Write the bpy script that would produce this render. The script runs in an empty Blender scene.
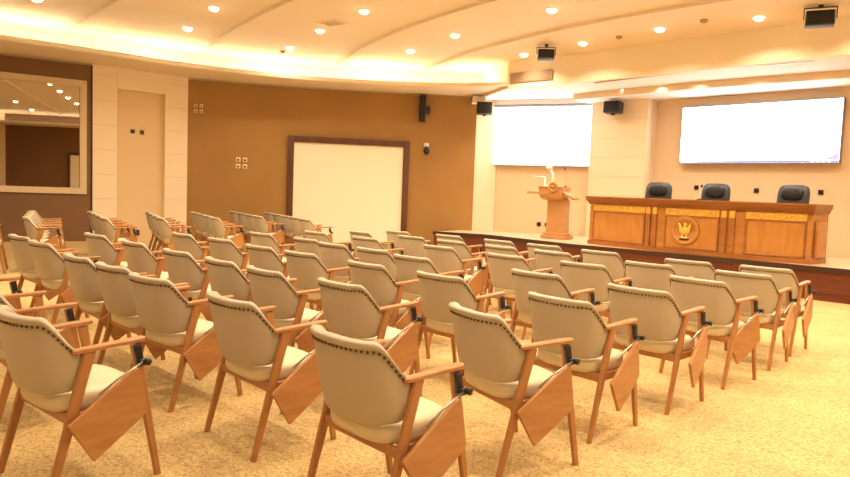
import bpy, bmesh, math, random
from mathutils import Vector, Matrix
random.seed(7)
S = bpy.context.scene
COL = S.collection
PI = math.pi

# ------------------------------------------------------------------ camera model
# world: X runs along the chair rows (to the right when facing the stage), Y towards the stage, Z up
FOC, PITCH, ROLL, EYE, TH = 666.08, .0704, .0377, 1.3984, .7901
CT, ST = math.cos(TH), math.sin(TH)
def cf(x, y):                       # camera-heading frame -> world plan
    return (x * CT - y * ST, x * ST + y * CT)
def _w(v):
    a, b = cf(v[0], v[1]); return Vector((a, b, v[2]))
cp, sp, cr, sr = math.cos(PITCH), math.sin(PITCH), math.cos(ROLL), math.sin(ROLL)
FW = _w((0, cp, -sp)); _up = _w((0, sp, cp)); _rt = _w((1, 0, 0))
RT = cr * _rt + sr * _up; UP = -sr * _rt + cr * _up
CAMP = Vector((0, 0, EYE))
def ray(px, py):
    return FW + RT * ((px - 425) / FOC) - UP * ((py - 238.5) / FOC)
def at_z(px, py, z):                # the point at height z that is seen at this pixel
    d = ray(px, py); return CAMP + d * ((z - EYE) / d.z)
def on_wall(px, py, P, Q):          # the point of the vertical plane through P, Q seen at this pixel
    d = ray(px, py); nx, ny = Q[1] - P[1], -(Q[0] - P[0])
    t = (nx * P[0] + ny * P[1]) / (nx * d.x + ny * d.y)
    return CAMP + d * t

cam_d = bpy.data.cameras.new('camera'); cam = bpy.data.objects.new('camera', cam_d); COL.objects.link(cam)
cam_d.sensor_fit = 'HORIZONTAL'; cam_d.sensor_width = 36; cam_d.lens = 36 * FOC / 850
cam_d.clip_start = .05
m = Matrix((RT, UP, -FW)).transposed().to_4x4(); m.translation = CAMP
cam.matrix_world = m
S.camera = cam

# ------------------------------------------------------------------ materials
def mat(name, col, rough=.6, metal=0, col2=None, scale=(20, 20, 20), detail=3, lo=.35, hi=.65, bump=0, spec=.5, coords='Object', emit=None, coat=0):
    m = bpy.data.materials.new(name); m.use_nodes = True
    nt = m.node_tree; b = nt.nodes['Principled BSDF']
    b.inputs['Base Color'].default_value = (*col, 1); b.inputs['Roughness'].default_value = rough
    b.inputs['Metallic'].default_value = metal; b.inputs['Specular IOR Level'].default_value = spec
    if coat: b.inputs['Coat Weight'].default_value = coat; b.inputs['Coat Roughness'].default_value = .15
    if emit:
        b.inputs['Emission Color'].default_value = (*emit[0], 1); b.inputs['Emission Strength'].default_value = emit[1]
    if col2 or bump:
        tc = nt.nodes.new('ShaderNodeTexCoord'); mp = nt.nodes.new('ShaderNodeMapping')
        nz = nt.nodes.new('ShaderNodeTexNoise'); nz.inputs['Scale'].default_value = 1; nz.inputs['Detail'].default_value = detail
        mp.inputs['Scale'].default_value = scale
        nt.links.new(tc.outputs[coords], mp.inputs['Vector']); nt.links.new(mp.outputs['Vector'], nz.inputs['Vector'])
        if col2:
            r = nt.nodes.new('ShaderNodeValToRGB')
            r.color_ramp.elements[0].position = lo; r.color_ramp.elements[1].position = hi
            r.color_ramp.elements[0].color = (*col, 1); r.color_ramp.elements[1].color = (*col2, 1)
            nt.links.new(nz.outputs['Fac'], r.inputs['Fac']); nt.links.new(r.outputs['Color'], b.inputs['Base Color'])
        if bump:
            bp = nt.nodes.new('ShaderNodeBump'); bp.inputs['Strength'].default_value = bump; bp.inputs['Distance'].default_value = .01
            nt.links.new(nz.outputs['Fac'], bp.inputs['Height']); nt.links.new(bp.outputs['Normal'], b.inputs['Normal'])
    return m

M = {}
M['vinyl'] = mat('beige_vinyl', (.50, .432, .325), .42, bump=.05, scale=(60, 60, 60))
M['vinyl_lit'] = mat('beige_vinyl_lit', (.72, .63, .43), .42, bump=.05, scale=(60, 60, 60))  # same vinyl as the backs; light from above is put into the paler colour
M['piping'] = mat('beige_piping', (.60, .55, .44), .4)
M['nail'] = mat('dark_nailhead', (.15, .105, .06), .35, metal=.6)
M['wood'] = mat('orange_beech', (.41, .185, .064), .38, col2=(.49, .235, .085), scale=(14, 14, 3), bump=.03)
M['board'] = mat('beech_board', (.43, .20, .071), .34, col2=(.51, .25, .095), scale=(30, 5, 30), bump=.02)
M['black'] = mat('black_metal', (.015, .016, .02), .4)
M['steel'] = mat('steel_rod', (.5, .48, .44), .35, metal=1)
M['ceil'] = mat('ceiling_cream', (.80, .70, .56), .8, col2=(.82, .72, .58), scale=(.4, .4, .4))
M['plaster'] = mat('cream_plaster', (.84, .72, .54), .7, col2=(.86, .74, .56), scale=(.8, .8, .8))
M['pil'] = mat('pilaster_cream', (.92, .79, .57), .6)
M['pilj'] = mat('joint_line', (.76, .62, .44), .8)
M['niche'] = mat('niche_tan', (.80, .61, .35), .6)
M['brown'] = mat('brown_panel', (.36, .198, .054), .55, col2=(.39, .218, .062), scale=(1.2, 1.2, .8), bump=.02)
M['dbrown'] = mat('dark_brown_panel', (.20, .105, .05), .55, col2=(.22, .116, .055), scale=(1.2, 1.2, .8))
M['base'] = mat('skirting_tan', (.60, .44, .24), .5)
M['frame'] = mat('dark_walnut_frame', (.10, .038, .018), .4, col2=(.14, .055, .026), scale=(6, 6, 1))
M['wframe'] = mat('cream_window_frame', (.72, .60, .40), .45)
M['panel'] = mat('white_screen_cloth', (.93, .88, .72), .7)
M['mahog'] = mat('mahogany', (.12, .028, .013), .35, col2=(.165, .04, .018), scale=(1.2, 1.2, 14), bump=.02)
M['nosing'] = mat('dark_nosing', (.05, .022, .016), .35)
M['stage'] = mat('stage_floor_tan', (.72, .50, .32), .45, col2=(.76, .54, .35), scale=(2, 2, 2))
M['stagewall'] = mat('stage_wall_beige', (.80, .62, .40), .65, col2=(.82, .64, .42), scale=(.9, .9, .9))
M['pillar'] = mat('pillar_cream', (.86, .74, .52), .6)
M['white'] = mat('white_ceiling', (.84, .80, .76), .8)
M['desk'] = mat('desk_oak', (.45, .198, .052), .32, col2=(.53, .245, .07), scale=(3, 3, 20), bump=.02)
M['deskd'] = mat('desk_moulding', (.33, .13, .034), .3, col2=(.40, .165, .045), scale=(3, 3, 20))
M['deskp'] = mat('desk_inset_panel', (.49, .22, .055), .3, col2=(.57, .27, .074), scale=(16, 16, 2.5))
M['gold'] = mat('gilded_carving', (.86, .54, .10), .35, metal=.55, col2=(.95, .65, .18), scale=(40, 40, 40))
M['lect'] = mat('lectern_wood', (.50, .26, .095), .35, col2=(.56, .30, .12), scale=(4, 4, 14))
M['leather'] = mat('black_leather', (.035, .042, .055), .38, bump=.1, scale=(90, 90, 90))
M['leather2'] = mat('dark_blue_leather', (.010, .012, .02), .32)
M['speaker'] = mat('speaker_black', (.02, .02, .024), .45)
M['grille'] = mat('speaker_grille', (.012, .012, .014), .7, bump=.3, scale=(250, 250, 250))
M['vent'] = mat('vent_beige', (.42, .31, .19), .6)
M['slotd'] = mat('slot_brown', (.36, .22, .14), .6)
M['slotw'] = mat('slot_bluewhite', (.72, .76, .86), .5)
M['plate'] = mat('light_plate', (.85, .72, .48), .4)
M['socket'] = mat('dark_socket', (.12, .085, .05), .5)
M['trim'] = mat('lamp_trim_white', (.85, .78, .66), .4)
M['lamp'] = mat('lamp_glow', (1, .9, .7), .5, emit=((1, .86, .58), 14))
M['led'] = mat('cove_led', (1, .9, .7), .5, emit=((1, .87, .66), 22))
M['bezel'] = mat('grey_bezel', (.40, .38, .38), .4)
M['casing'] = mat('screen_casing', (.32, .30, .31), .5)
M['scr'] = mat('lit_screen', (.8, .8, .8), .4, emit=((.93, .94, 1.0), 4.2))
M['task'] = mat('taskbar_blue', (.2, .25, .5), .4, emit=((.22, .33, .62), .7))
M['icon'] = mat('taskbar_icon', (.8, .8, .8), .4, emit=((.9, .95, 1.0), 1.6))
M['petal'] = mat('magenta_petal', (.8, .2, .7), .4, emit=((.95, .30, .90), 1.3))
M['docwhite'] = mat('white_plastic', (.88, .88, .86), .35)

# mirror-like one-way glass
g = mat('mirrored_glass', (.58, .53, .45), .015, metal=1); M['glass'] = g

# carpet: worm-like gold and brown pile
def carpet():
    m = bpy.data.materials.new('gold_patterned_carpet'); m.use_nodes = True
    nt = m.node_tree; b = nt.nodes['Principled BSDF']; b.inputs['Roughness'].default_value = .95; b.inputs['Specular IOR Level'].default_value = .1
    tc = nt.nodes.new('ShaderNodeTexCoord')
    n1 = nt.nodes.new('ShaderNodeTexNoise'); n1.inputs['Scale'].default_value = 52; n1.inputs['Detail'].default_value = 1.5; n1.inputs['Distortion'].default_value = 1.4
    n2 = nt.nodes.new('ShaderNodeTexNoise'); n2.inputs['Scale'].default_value = 2.2; n2.inputs['Detail'].default_value = 2
    n3 = nt.nodes.new('ShaderNodeTexNoise'); n3.inputs['Scale'].default_value = 180; n3.inputs['Detail'].default_value = 1
    for n in (n1, n2, n3): nt.links.new(tc.outputs['Object'], n.inputs['Vector'])
    r = nt.nodes.new('ShaderNodeValToRGB'); e = r.color_ramp.elements
    e[0].position = .36; e[0].color = (.40, .285, .145, 1)
    e[1].position = .60; e[1].color = (.71, .535, .255, 1)
    x = r.color_ramp.elements.new(.47); x.color = (.59, .43, .195, 1)
    nt.links.new(n1.outputs['Fac'], r.inputs['Fac'])
    r2 = nt.nodes.new('ShaderNodeValToRGB'); r2.color_ramp.elements[0].position = .3; r2.color_ramp.elements[1].position = .7
    r2.color_ramp.elements[0].color = (.86, .86, .90, 1); r2.color_ramp.elements[1].color = (1.05, 1.03, .98, 1)
    nt.links.new(n2.outputs['Fac'], r2.inputs['Fac'])
    mx = nt.nodes.new('ShaderNodeMix'); mx.data_type = 'RGBA'; mx.blend_type = 'MULTIPLY'; mx.inputs[0].default_value = 1
    nt.links.new(r.outputs['Color'], mx.inputs[6]); nt.links.new(r2.outputs['Color'], mx.inputs[7])
    nt.links.new(mx.outputs[2], b.inputs['Base Color'])
    bp = nt.nodes.new('ShaderNodeBump'); bp.inputs['Strength'].default_value = .5; bp.inputs['Distance'].default_value = .006
    ad = nt.nodes.new('ShaderNodeMath'); nt.links.new(n1.outputs['Fac'], ad.inputs[0]); nt.links.new(n3.outputs['Fac'], ad.inputs[1])
    nt.links.new(ad.outputs[0], bp.inputs['Height']); nt.links.new(bp.outputs['Normal'], b.inputs['Normal'])
    return m
M['carpet'] = carpet()

# ------------------------------------------------------------------ mesh helpers
class MB:
    """collects geometry for ONE mesh object"""
    def __init__(s): s.bm = bmesh.new()
    def vf(s, vs, fs, smooth=False):
        b = [s.bm.verts.new(v) for v in vs]
        for f in fs:
            try:
                q = s.bm.faces.new([b[i] for i in f]); q.smooth = smooth
            except ValueError: pass
        return s
    def box(s, c, d, bev=0, rot=None, seg=2):
        t = bmesh.new(); bmesh.ops.create_cube(t, size=1)
        for v in t.verts: v.co = Vector((v.co.x * d[0], v.co.y * d[1], v.co.z * d[2]))
        if bev: bmesh.ops.bevel(t, geom=list(t.edges), offset=bev, segments=seg, affect='EDGES', profile=.6)
        R = rot.to_matrix() if hasattr(rot, 'to_matrix') else rot
        for v in t.verts:
            if R is not None: v.co = R @ v.co
            v.co += Vector(c)
        return s._take(t, bool(bev))
    def _take(s, t, smooth):
        t.verts.index_update(); t.normal_update()
        vs = [v.co.copy() for v in t.verts]; fs = [[v.index for v in f.verts] for f in t.faces]; t.free()
        return s.vf(vs, fs, smooth)
    def prism(s, pts, z0, z1, smooth=False):          # plan polygon, counter-clockwise
        n = len(pts); vs = [(p[0], p[1], z0) for p in pts] + [(p[0], p[1], z1) for p in pts]
        fs = [[i, (i + 1) % n, n + (i + 1) % n, n + i] for i in range(n)] + [list(range(n))[::-1], list(range(n, 2 * n))]
        return s.vf(vs, fs, smooth)
    def loft(s, loops, caps=True, smooth=True, closed=True):
        n = len(loops[0]); vs = [p for l in loops for p in l]; fs = []
        for i in range(len(loops) - 1):
            for j in range(n if closed else n - 1):
                fs.append([i * n + j, i * n + (j + 1) % n, (i + 1) * n + (j + 1) % n, (i + 1) * n + j])
        if caps: fs += [list(range(n))[::-1], [(len(loops) - 1) * n + j for j in range(n)]]
        return s.vf(vs, fs, smooth)
    def tube(s, pts, r, n=10, smooth=True):
        pts = [Vector(p) for p in pts]; rs = r if isinstance(r, (list, tuple)) else [r] * len(pts)
        loops = []; prev = None
        for i, p in enumerate(pts):
            d = (pts[min(i + 1, len(pts) - 1)] - pts[max(i - 1, 0)]).normalized()
            a = Vector((0, 0, 1)) if abs(d.z) < .9 else Vector((1, 0, 0))
            u = d.cross(a).normalized() if prev is None else (prev - d * prev.dot(d)).normalized()
            prev = u; w = d.cross(u)
            loops.append([p + (u * math.cos(2 * PI * k / n) + w * math.sin(2 * PI * k / n)) * rs[i] for k in range(n)])
        return s.loft(loops, True, smooth)
    def ball(s, c, r, n=8, sc=(1, 1, 1), rot=None):
        t = bmesh.new(); bmesh.ops.create_uvsphere(t, u_segments=n, v_segments=max(4, n // 2 + 1), radius=r)
        for v in t.verts:
            v.co = Vector((v.co.x * sc[0], v.co.y * sc[1], v.co.z * sc[2]))
            if rot is not None: v.co = rot @ v.co
            v.co += Vector(c)
        return s._take(t, True)
    def beam(s, a, b, wa, wb=None, bev=.004, side=Vector((1, 0, 0))):
        """tapered bar from a to b; wa/wb = (thickness along side, depth)"""
        a = Vector(a); b = Vector(b); wb = wb or wa; d = (b - a).normalized()
        u = (side - d * side.dot(d)).normalized(); w = d.cross(u)
        loops = []
        for p, (x, y) in ((a, wa), (b, wb)):
            e = min(x, y) * .22
            hx, hy = x / 2, y / 2
            c = [(-hx + e, -hy), (hx - e, -hy), (hx, -hy + e), (hx, hy - e), (hx - e, hy), (-hx + e, hy), (-hx, hy - e), (-hx, -hy + e)]
            loops.append([p + u * q[0] + w * q[1] for q in c])
        return s.loft(loops, True, False)
    def build(s, name, m, parent=None, loc=None):
        bmesh.ops.recalc_face_normals(s.bm, faces=list(s.bm.faces))
        me = bpy.data.meshes.new(name); s.bm.to_mesh(me); s.bm.free()
        me.materials.append(M[m] if isinstance(m, str) else m)
        o = bpy.data.objects.new(name, me); COL.objects.link(o)
        if parent: o.parent = parent
        if loc: o.location = loc
        return o

def tag(o, label, cat, group=None):
    o['label'] = label; o['category'] = cat
    if group: o['group'] = group
    return o
def thing(name, label, cat, loc=(0, 0, 0), rz=0, group=None):
    o = bpy.data.objects.new(name, None); COL.objects.link(o); o.empty_display_size = .1
    o.location = loc; o.rotation_euler = (0, 0, rz)
    return tag(o, label, cat, group)
def struct(o):
    o['kind'] = 'structure'; return o
def copy_tree(o, parent=None):
    c = o.copy(); COL.objects.link(c); c.parent = parent
    for ch in list(o.children): copy_tree(ch, c)
    return c
ORD = ['', 'first', 'second', 'third', 'fourth', 'fifth', 'sixth', 'seventh', 'eighth', 'ninth', 'tenth']

# ------------------------------------------------------------------ plan of the hall
AX = -5.0                                        # the hall is symmetrical about X = AX
def mir(p): return (2 * AX - p[0], p[1])
L0 = cf(-8.05, 12.74); L1 = cf(-6.79, 13.55); L2 = cf(-5.34, 14.86); L3 = cf(1.12, 16.05)
REAR = -4.5
k = (REAR - L0[1]) / (L1[1] - L0[1]); LR = (L0[0] + k * (L1[0] - L0[0]), REAR)
def arc_pt(x): return cf(x, 16.05 - .0286 * (x - 1.12) ** 2)
ARC = [arc_pt(-5.34 + (1.12 + 5.34) * i / 28) for i in range(29)]
ARC[0] = L2; ARC[-1] = L3
def arc_frame(px, py):                           # point of the curved wall seen at a pixel, with its tangent
    lo, hi = -5.34, 1.12
    d = ray(px, py)
    for i in range(len(ARC) - 1):
        P, Q = ARC[i], ARC[i + 1]
        h = on_wall(px, py, P, Q)
        t = ((h.x - P[0]) * (Q[0] - P[0]) + (h.y - P[1]) * (Q[1] - P[1])) / ((Q[0] - P[0]) ** 2 + (Q[1] - P[1]) ** 2)
        if -.02 <= t <= 1.02: return h, Vector((Q[0] - P[0], Q[1] - P[1], 0)).normalized()
    return h, Vector((Q[0] - P[0], Q[1] - P[1], 0)).normalized()
def offs(poly, d):                               # move a polyline sideways (right-hand side = into the hall for the left wall)
    out = []
    for i, p in enumerate(poly):
        a = Vector(poly[max(i - 1, 0)]); b = Vector(poly[min(i + 1, len(poly) - 1)]); t = (b - a).normalized()
        out.append((p[0] + t.y * d, p[1] - t.x * d))
    return out
def ribbon(poly, d0, d1, z0, z1):                # solid band following a polyline
    A, B = offs(poly, d0), offs(poly, d1)
    return [[(a[0], a[1], z0), (b[0], b[1], z0), (b[0], b[1], z1), (a[0], a[1], z1)] for a, b in zip(A, B)]

ZC, ZS = 4.2, 3.70                               # ceiling height, soffit height
# floor
struct(MB().box((-5.0, 5.0, -.05), (24, 22, .1)).build('floor', 'carpet'))

# ---- left walls
WIN = (L0, L1)
wt_r = on_wall(80, 86.5, *WIN); wb_r = on_wall(79.3, 188, *WIN)
d01 = Vector((L1[0] - L0[0], L1[1] - L0[1], 0)).normalized(); n01 = Vector((d01.y, -d01.x, 0))
wtop, wbot = wt_r.z, wb_r.z
s_r = (Vector((wt_r.x, wt_r.y, 0)) - Vector((L1[0], L1[1], 0))).dot(d01)      # negative: distance before L1
WW = 3.3                                          # window width
def lp(s_, off=0): # point on the left wall, s_ metres before/after L1
    return Vector((L1[0], L1[1], 0)) + d01 * s_ + n01 * off
lenL = (Vector(LR) - Vector(L1)).length
def wslab(mb, s0, s1, z0, z1, o0, o1, P=None):
    a, b, c, d = lp(s0, o0), lp(s1, o0), lp(s1, o1), lp(s0, o1)
    mb.prism([(a.x, a.y), (b.x, b.y), (c.x, c.y), (d.x, d.y)], z0, z1)
FRW = .12
mb = MB()
for (a, b, z0, z1) in ((-lenL, s_r - WW - FRW, 0, 3.66), (s_r + FRW, 0, 0, 3.66), (s_r - WW - FRW, s_r + FRW, 0, wbot - FRW), (s_r - WW - FRW, s_r + FRW, wtop + FRW, 3.66)):
    wslab(mb, a, b, z0, z1, 0, -.16)
struct(mb.build('wall_left', 'dbrown'))
mb = MB(); wslab(mb, -lenL, 0, 3.66, ZC, -.06, -.16); struct(mb.build('wall_left_upper', 'plaster'))
mb = MB(); wslab(mb, -.035, .0, 0, 3.66, .002, .014); struct(mb.build('trim_1', 'nosing'))
# window
fr = MB()
for (a, b, z0, z1) in ((s_r - WW - FRW, s_r - WW, wbot - FRW, wtop + FRW), (s_r, s_r + FRW, wbot - FRW, wtop + FRW), (s_r - WW, s_r, wbot - FRW, wbot), (s_r - WW, s_r, wtop, wtop + FRW)):
    wslab(fr, a, b, z0, z1, .035, -.12)
wfo = struct(fr.build('window_1', 'wframe'))
gl = MB(); wslab(gl, s_r - WW, s_r, wbot, wtop, -.05, -.07); gl.build('window_pane', 'glass', wfo)
mb = MB(); wslab(mb, -lenL, 0, 0, .13, .02, 0); struct(mb.build('baseboard_left', 'base'))

# ---- pilasters and niche between the brown walls
dP = Vector((L2[0] - L1[0], L2[1] - L1[1], 0)); lenP = dP.length; dP.normalize(); nP = Vector((dP.y, -dP.x, 0))
def pp(s_, o): return Vector((L1[0], L1[1], 0)) + dP * s_ + nP * o
def pslab(mb, s0, s1, z0, z1, o0, o1):
    a, b, c, d = pp(s0, o0), pp(s1, o0), pp(s1, o1), pp(s0, o1)
    mb.prism([(a.x, a.y), (b.x, b.y), (c.x, c.y), (d.x, d.y)], z0, z1)
def ps(px, py):
    h = on_wall(px, py, L1, L2); return (Vector((h.x, h.y, 0)) - Vector((L1[0], L1[1], 0))).dot(dP), h.z
n0, nz = ps(117.5, 88.5); n1, _ = ps(165.5, 92)
mb = MB(); pslab(mb, 0, n0, 0, ZC, .0, -.2); pslab(mb, n1, lenP, 0, ZC, .0, -.2); pslab(mb, n0, n1, nz, ZC, 0, -.2)
struct(mb.build('trim_2', 'pil'))
mb = MB(); pslab(mb, n0, n1, 0, nz, -.11, -.2); struct(mb.build('trim_3', 'niche'))
mb = MB()
for i in range(1, 8):
    z = .5 * i
    if z < 3.6:
        pslab(mb, .003, n0 - .003, z, z + .012, .001, -.003); pslab(mb, n1 + .003, lenP - .003, z, z + .012, .001, -.003)
pslab(mb, n0, n0 + .012, nz, 3.66, .001, -.003)
struct(mb.build('trim_4', 'pilj'))

# ---- curved wall
def wall_ribbon(name, poly, d0, d1, z0, z1, m):
    return struct(MB().loft(ribbon(poly, d0, d1, z0, z1), True, False).build(name, m))
wall_ribbon('wall_curved', ARC, 0, -.16, 0, 3.66, 'brown')
wall_ribbon('wall_curved_upper', ARC, -.05, -.16, 3.66, ZC, 'plaster')
wall_ribbon('baseboard_curved', ARC, .02, 0, 0, .12, 'base')
# mirrored side of the hall (seen in the window glass)
RARC = [mir(p) for p in ARC][::-1]
wall_ribbon('wall_right_curved', RARC, 0, -.16, 0, ZC, 'brown')
rd = Vector((LR[0] - L1[0], LR[1] - L1[1], 0)).normalized(); rd.x *= -1; rn = Vector((-1, 0, 0)) - rd * Vector((-1, 0, 0)).dot(rd); rn.normalize()
rp = Vector((*mir(L1), 0)) + rd * 1.85
pan2 = thing('framed_panel', 'cream panel in dark frame on the opposite wall, seen only reflected in window', 'panel', (rp.x + rn.x * .06, rp.y + rn.y * .06, 0), math.atan2(rd.y, rd.x))
MB().box((0, 0, 1.6), (2.2, .04, 1.7)).build('panel_sheet', 'panel', pan2)
for sx in (-1, 1): MB().box((sx * 1.15, 0, 1.6), (.12, .08, 1.94), .008).build('frame_post', 'frame', pan2)
for z in (.69, 2.51): MB().box((0, 0, z), (2.2, .08, .12), .008).build('frame_rail', 'frame', pan2)
ra = Vector((*mir(L1), 0)) + rd * 5.72; rb = Vector((*mir(L1), 0)) + rd * 7.4
struct(MB().loft(ribbon([(ra.x, ra.y), (rb.x, rb.y)], .0, .06, 0, ZC), True, False).build('trim_10', 'pil'))
R0 = mir(L1); R1 = mir(L2); RB = mir(LR)
wall_ribbon('wall_right_niche', [mir(L2), mir(L1)], 0, -.2, 0, ZC, 'pil')
wall_ribbon('wall_right', [mir(L1), mir(LR)], 0, -.16, 0, ZC, 'dbrown')
wall_ribbon('wall_rear', [mir(LR), LR], 0, -.16, 0, ZC, 'brown')

# ---- soffit with lip and hidden cove light
INNER_KEYS = [(-14.35, REAR + 1.1), (-13.9, -1.5), (-13.5, 1.2), (-13.31, 2.87), (-13.15, 4.4), (-12.98, 6.2), (-12.25, 8.18), (-11.05, 9.85), (-9.95, 10.75), (-9.0, 11.2)]
OUTER_KEYS = [(LR[0] - .1, REAR - .1), None]
def catmull(K, n):
    P = [Vector((*p, 0)) for p in K]; out = []; segs = len(P) - 1
    for i in range(n + 1):
        t = i / n * segs; j = min(int(t), segs - 1); u = t - j
        p0, p1, p2, p3 = P[max(j - 1, 0)], P[j], P[j + 1], P[min(j + 2, segs)]
        q = .5 * ((2 * p1) + (p2 - p0) * u + (2 * p0 - 5 * p1 + 4 * p2 - p3) * u * u + (3 * p1 - p0 - 3 * p2 + p3) * u ** 3)
        out.append((q.x, q.y))
    return out
INNER = catmull(INNER_KEYS, 54)
LWALL = [LR, (lp(-6).x, lp(-6).y), (lp(-3).x, lp(-3).y), L1, (pp(lenP / 2, 0).x, pp(lenP / 2, 0).y)] + ARC
def resample(poly, n):
    P = [Vector(p) for p in poly]; L = [0]
    for a, b in zip(P, P[1:]): L.append(L[-1] + (b - a).length)
    out = []
    for i in range(n + 1):
        t = L[-1] * i / n; j = 0
        while j < len(P) - 2 and L[j + 1] < t: j += 1
        q = P[j].lerp(P[j + 1], (t - L[j]) / (L[j + 1] - L[j])); out.append((q.x, q.y))
    return out
IN = resample(INNER, 60); OUT = offs(resample(LWALL, 60), -.10)
def soffit(IN, OUT, nm):
    loops = [[(a[0], a[1], ZS), (b[0], b[1], ZS), (b[0], b[1], ZS + .04), (a[0], a[1], ZS + .04)] for a, b in zip(IN, OUT)]
    struct(MB().loft(loops, True, False).build('soffit_' + nm, 'plaster'))
sgn = 1
soffit(IN, OUT, 'left'); soffit([mir(p) for p in IN][::-1], [mir(p) for p in OUT][::-1], 'right')
def lip(IN, nm):
    prof = [(0, ZS - .012), (.05, ZS - .012), (.062, ZS + .02), (.062, ZS + .05), (.040, ZS + .062), (.040, ZS + .075), (.0, ZS + .075)]
    A = {d: offs(IN, d) for d in {q[0] for q in prof}}
    loops = [[(A[d][i][0], A[d][i][1], z) for d, z in prof] for i in range(len(IN))]
    struct(MB().loft(loops, True, False).build('trim_lip_' + nm, 'trim'))
    # the LED ribbon lies on the ledge just behind the lip
    a, b = offs(IN, -.72), offs(IN, -.73)
    loops = [[(p[0], p[1], ZS + .041), (q[0], q[1], ZS + .041), (q[0], q[1], ZS + .086), (p[0], p[1], ZS + .086)] for p, q in zip(a, b)]
    o = MB().loft(loops, True, False).build('cove_light_strip', 'led'); return o
o = lip(IN, 'left'); tag(o, 'glowing strip light hidden along the cove above the left curved wall', 'cove light')
o = lip([mir(p) for p in IN][::-1], 'right'); tag(o, 'glowing strip light in the cove of the right side wall, mirrored in the window', 'cove light')
# ---- main ceiling, arched ribs
struct(MB().box((-5, 3.9, ZC + .05), (24, 17.1, .1)).build('ceiling', 'ceil'))
def rib(F0, kk, half, nm):
    pts = [(AX + half * t, F0 + kk * (half * t) ** 2) for t in [i / 20 - 1 for i in range(41)]]
    return struct(MB().loft(ribbon(pts, -.06, .06, ZC - .05, ZC + .01), True, False).build('trim_rib_' + nm, 'ceil'))
rib(3.86, .0036, 8.6, 'd'); rib(5.46, .0165, 8.1, 'c'); rib(7.47, .0335, 7.35, 'b'); rib(9.42, .0375, 5.95, 'a'); rib(1.6, .0, 8.6, 'e')

# ---- stage
EDGE = [(4.2, 11.05), (-1.0, 11.13), (-2.5, 11.14), (-4.5, 11.07), (-7.1, 10.95), (-9.54, 11.3), (-10.62, 10.80)]
back = [(L3[0] - .05, L3[1] - .1), (-10.9, 13.4), (-7.0, 14.4), (4.2, 14.4)]
poly = EDGE + [(-10.95, 12.0)] + back
struct(MB().prism(offs(EDGE, .0)[::1] + [(-10.95, 12.0)] + back, .44, .5).build('floor_stage', 'stage'))
def edge_band(name, m, d0, d1, z0, z1):
    # d measured towards the hall (EDGE runs right to left, so the hall is on its left-hand side)
    return struct(MB().loft(ribbon(EDGE + [(-10.95, 12.0)], -d0, -d1, z0, z1), True, False).build(name, m))
edge_band('wall_stage_riser', 'mahog', 0, -.05, 0, .44)
edge_band('trim_5', 'nosing', .03, -.06, .43, .503)
edge_band('trim_6', 'mahog', .02, 0, 0, .10)
# fascia above the stage front and stage ceilings
ZST = 3.66
FAS = [(-9.0, 11.2), (-8.0, 11.3), (-6.5, 11.38), (-5.0, 11.4), (-3.5, 11.38), (-2.0, 11.3), (-1.0, 11.2)]
struct(MB().loft(ribbon(FAS, 0, -.08, ZST - .02, ZC + .02), True, False).build('wall_fascia', 'plaster'))
struct(MB().loft(ribbon([(-10.72, 12.16), (-9.0, 11.2)], .0, -.08, ZST - .02, ZC + .02), True, False).build('wall_fascia_return', 'plaster'))
struct(MB().prism([(-9.0, 11.26), (-5, 11.46), (-1.0, 11.26), (2.5, 14.6), (-7.4, 14.6), (-11.6, 14.0), (-11.05, 12.4)], ZST, ZST + .06).build('ceiling_stage', 'white'))
struct(MB().prism([(-8.35, 12.72), (-5.7, 12.62), (-3.0, 12.8), (2.0, 12.9), (2.0, 14.6), (-7.4, 14.6), (-8.4, 13.4)], 3.54, ZST - .001).build('ceiling_stage_drop', 'white'))
struct(MB().loft(ribbon([(-8.35, 12.72), (-5.7, 12.62), (-3.0, 12.8), (2.0, 12.9)], .004, .03, 3.535, ZST - .002), True, False).build('trim_7', 'plaster'))
# small downstand where the soffit meets the curved wall
c0 = on_wall(481, 101, L3, cf(1.8, 16.3))
struct(MB().box((c0.x + .10, c0.y - .2, ZST - .07), (.30, .30, .16), rot=Matrix.Rotation(TH, 3, 'Z')).build('trim_8', 'plaster'))

# stage back walls
W1 = cf(1.64, 16.32); W2 = cf(3.74, 15.42)
pl_a = L3
struct(MB().loft(ribbon([cf(1.0, 16.12), cf(1.66, 16.33)], 0, -.2, 0, ZST + .02), True, False).build('wall_stage_return', 'pillar'))
struct(MB().loft(ribbon([cf(1.62, 16.40), cf(4.1, 15.30)], 0, -.2, 0, ZST + .02), True, False).build('wall_stage_left', 'stagewall'))
struct(MB().prism([(-8.26, 13.35), (-6.90, 13.35), (-6.90, 13.95), (-8.26, 13.95)], 0, ZST).build('wall_pillar', 'pillar'))
mb = MB()
for i in range(8):
    z = .62 + i * .42
    mb.prism([(-8.258, 13.346), (-6.902, 13.346), (-6.902, 13.352), (-8.258, 13.352)], z, z + .012)
struct(mb.build('trim_9', 'pilj'))
struct(MB().prism([(-6.95, 13.75), (4.2, 13.75), (4.2, 13.95), (-6.95, 13.95)], 0, ZST).build('wall_stage_right', 'stagewall'))
struct(MB().prism([(-6.9, 13.73), (4.2, 13.73), (4.2, 13.75), (-6.9, 13.75)], .5, .62).build('baseboard_stage', 'stagewall'))
struct(MB().loft(ribbon([cf(1.64, 16.38), cf(3.6, 15.51)], .02, 0, .5, .62), True, False).build('baseboard_stage_left', 'stagewall'))
struct(MB().prism([(4.2, 10.9), (4.4, 10.9), (4.4, 14.5), (4.2, 14.5)], 0, ZC).build('wall_stage_end', 'stagewall'))

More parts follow.
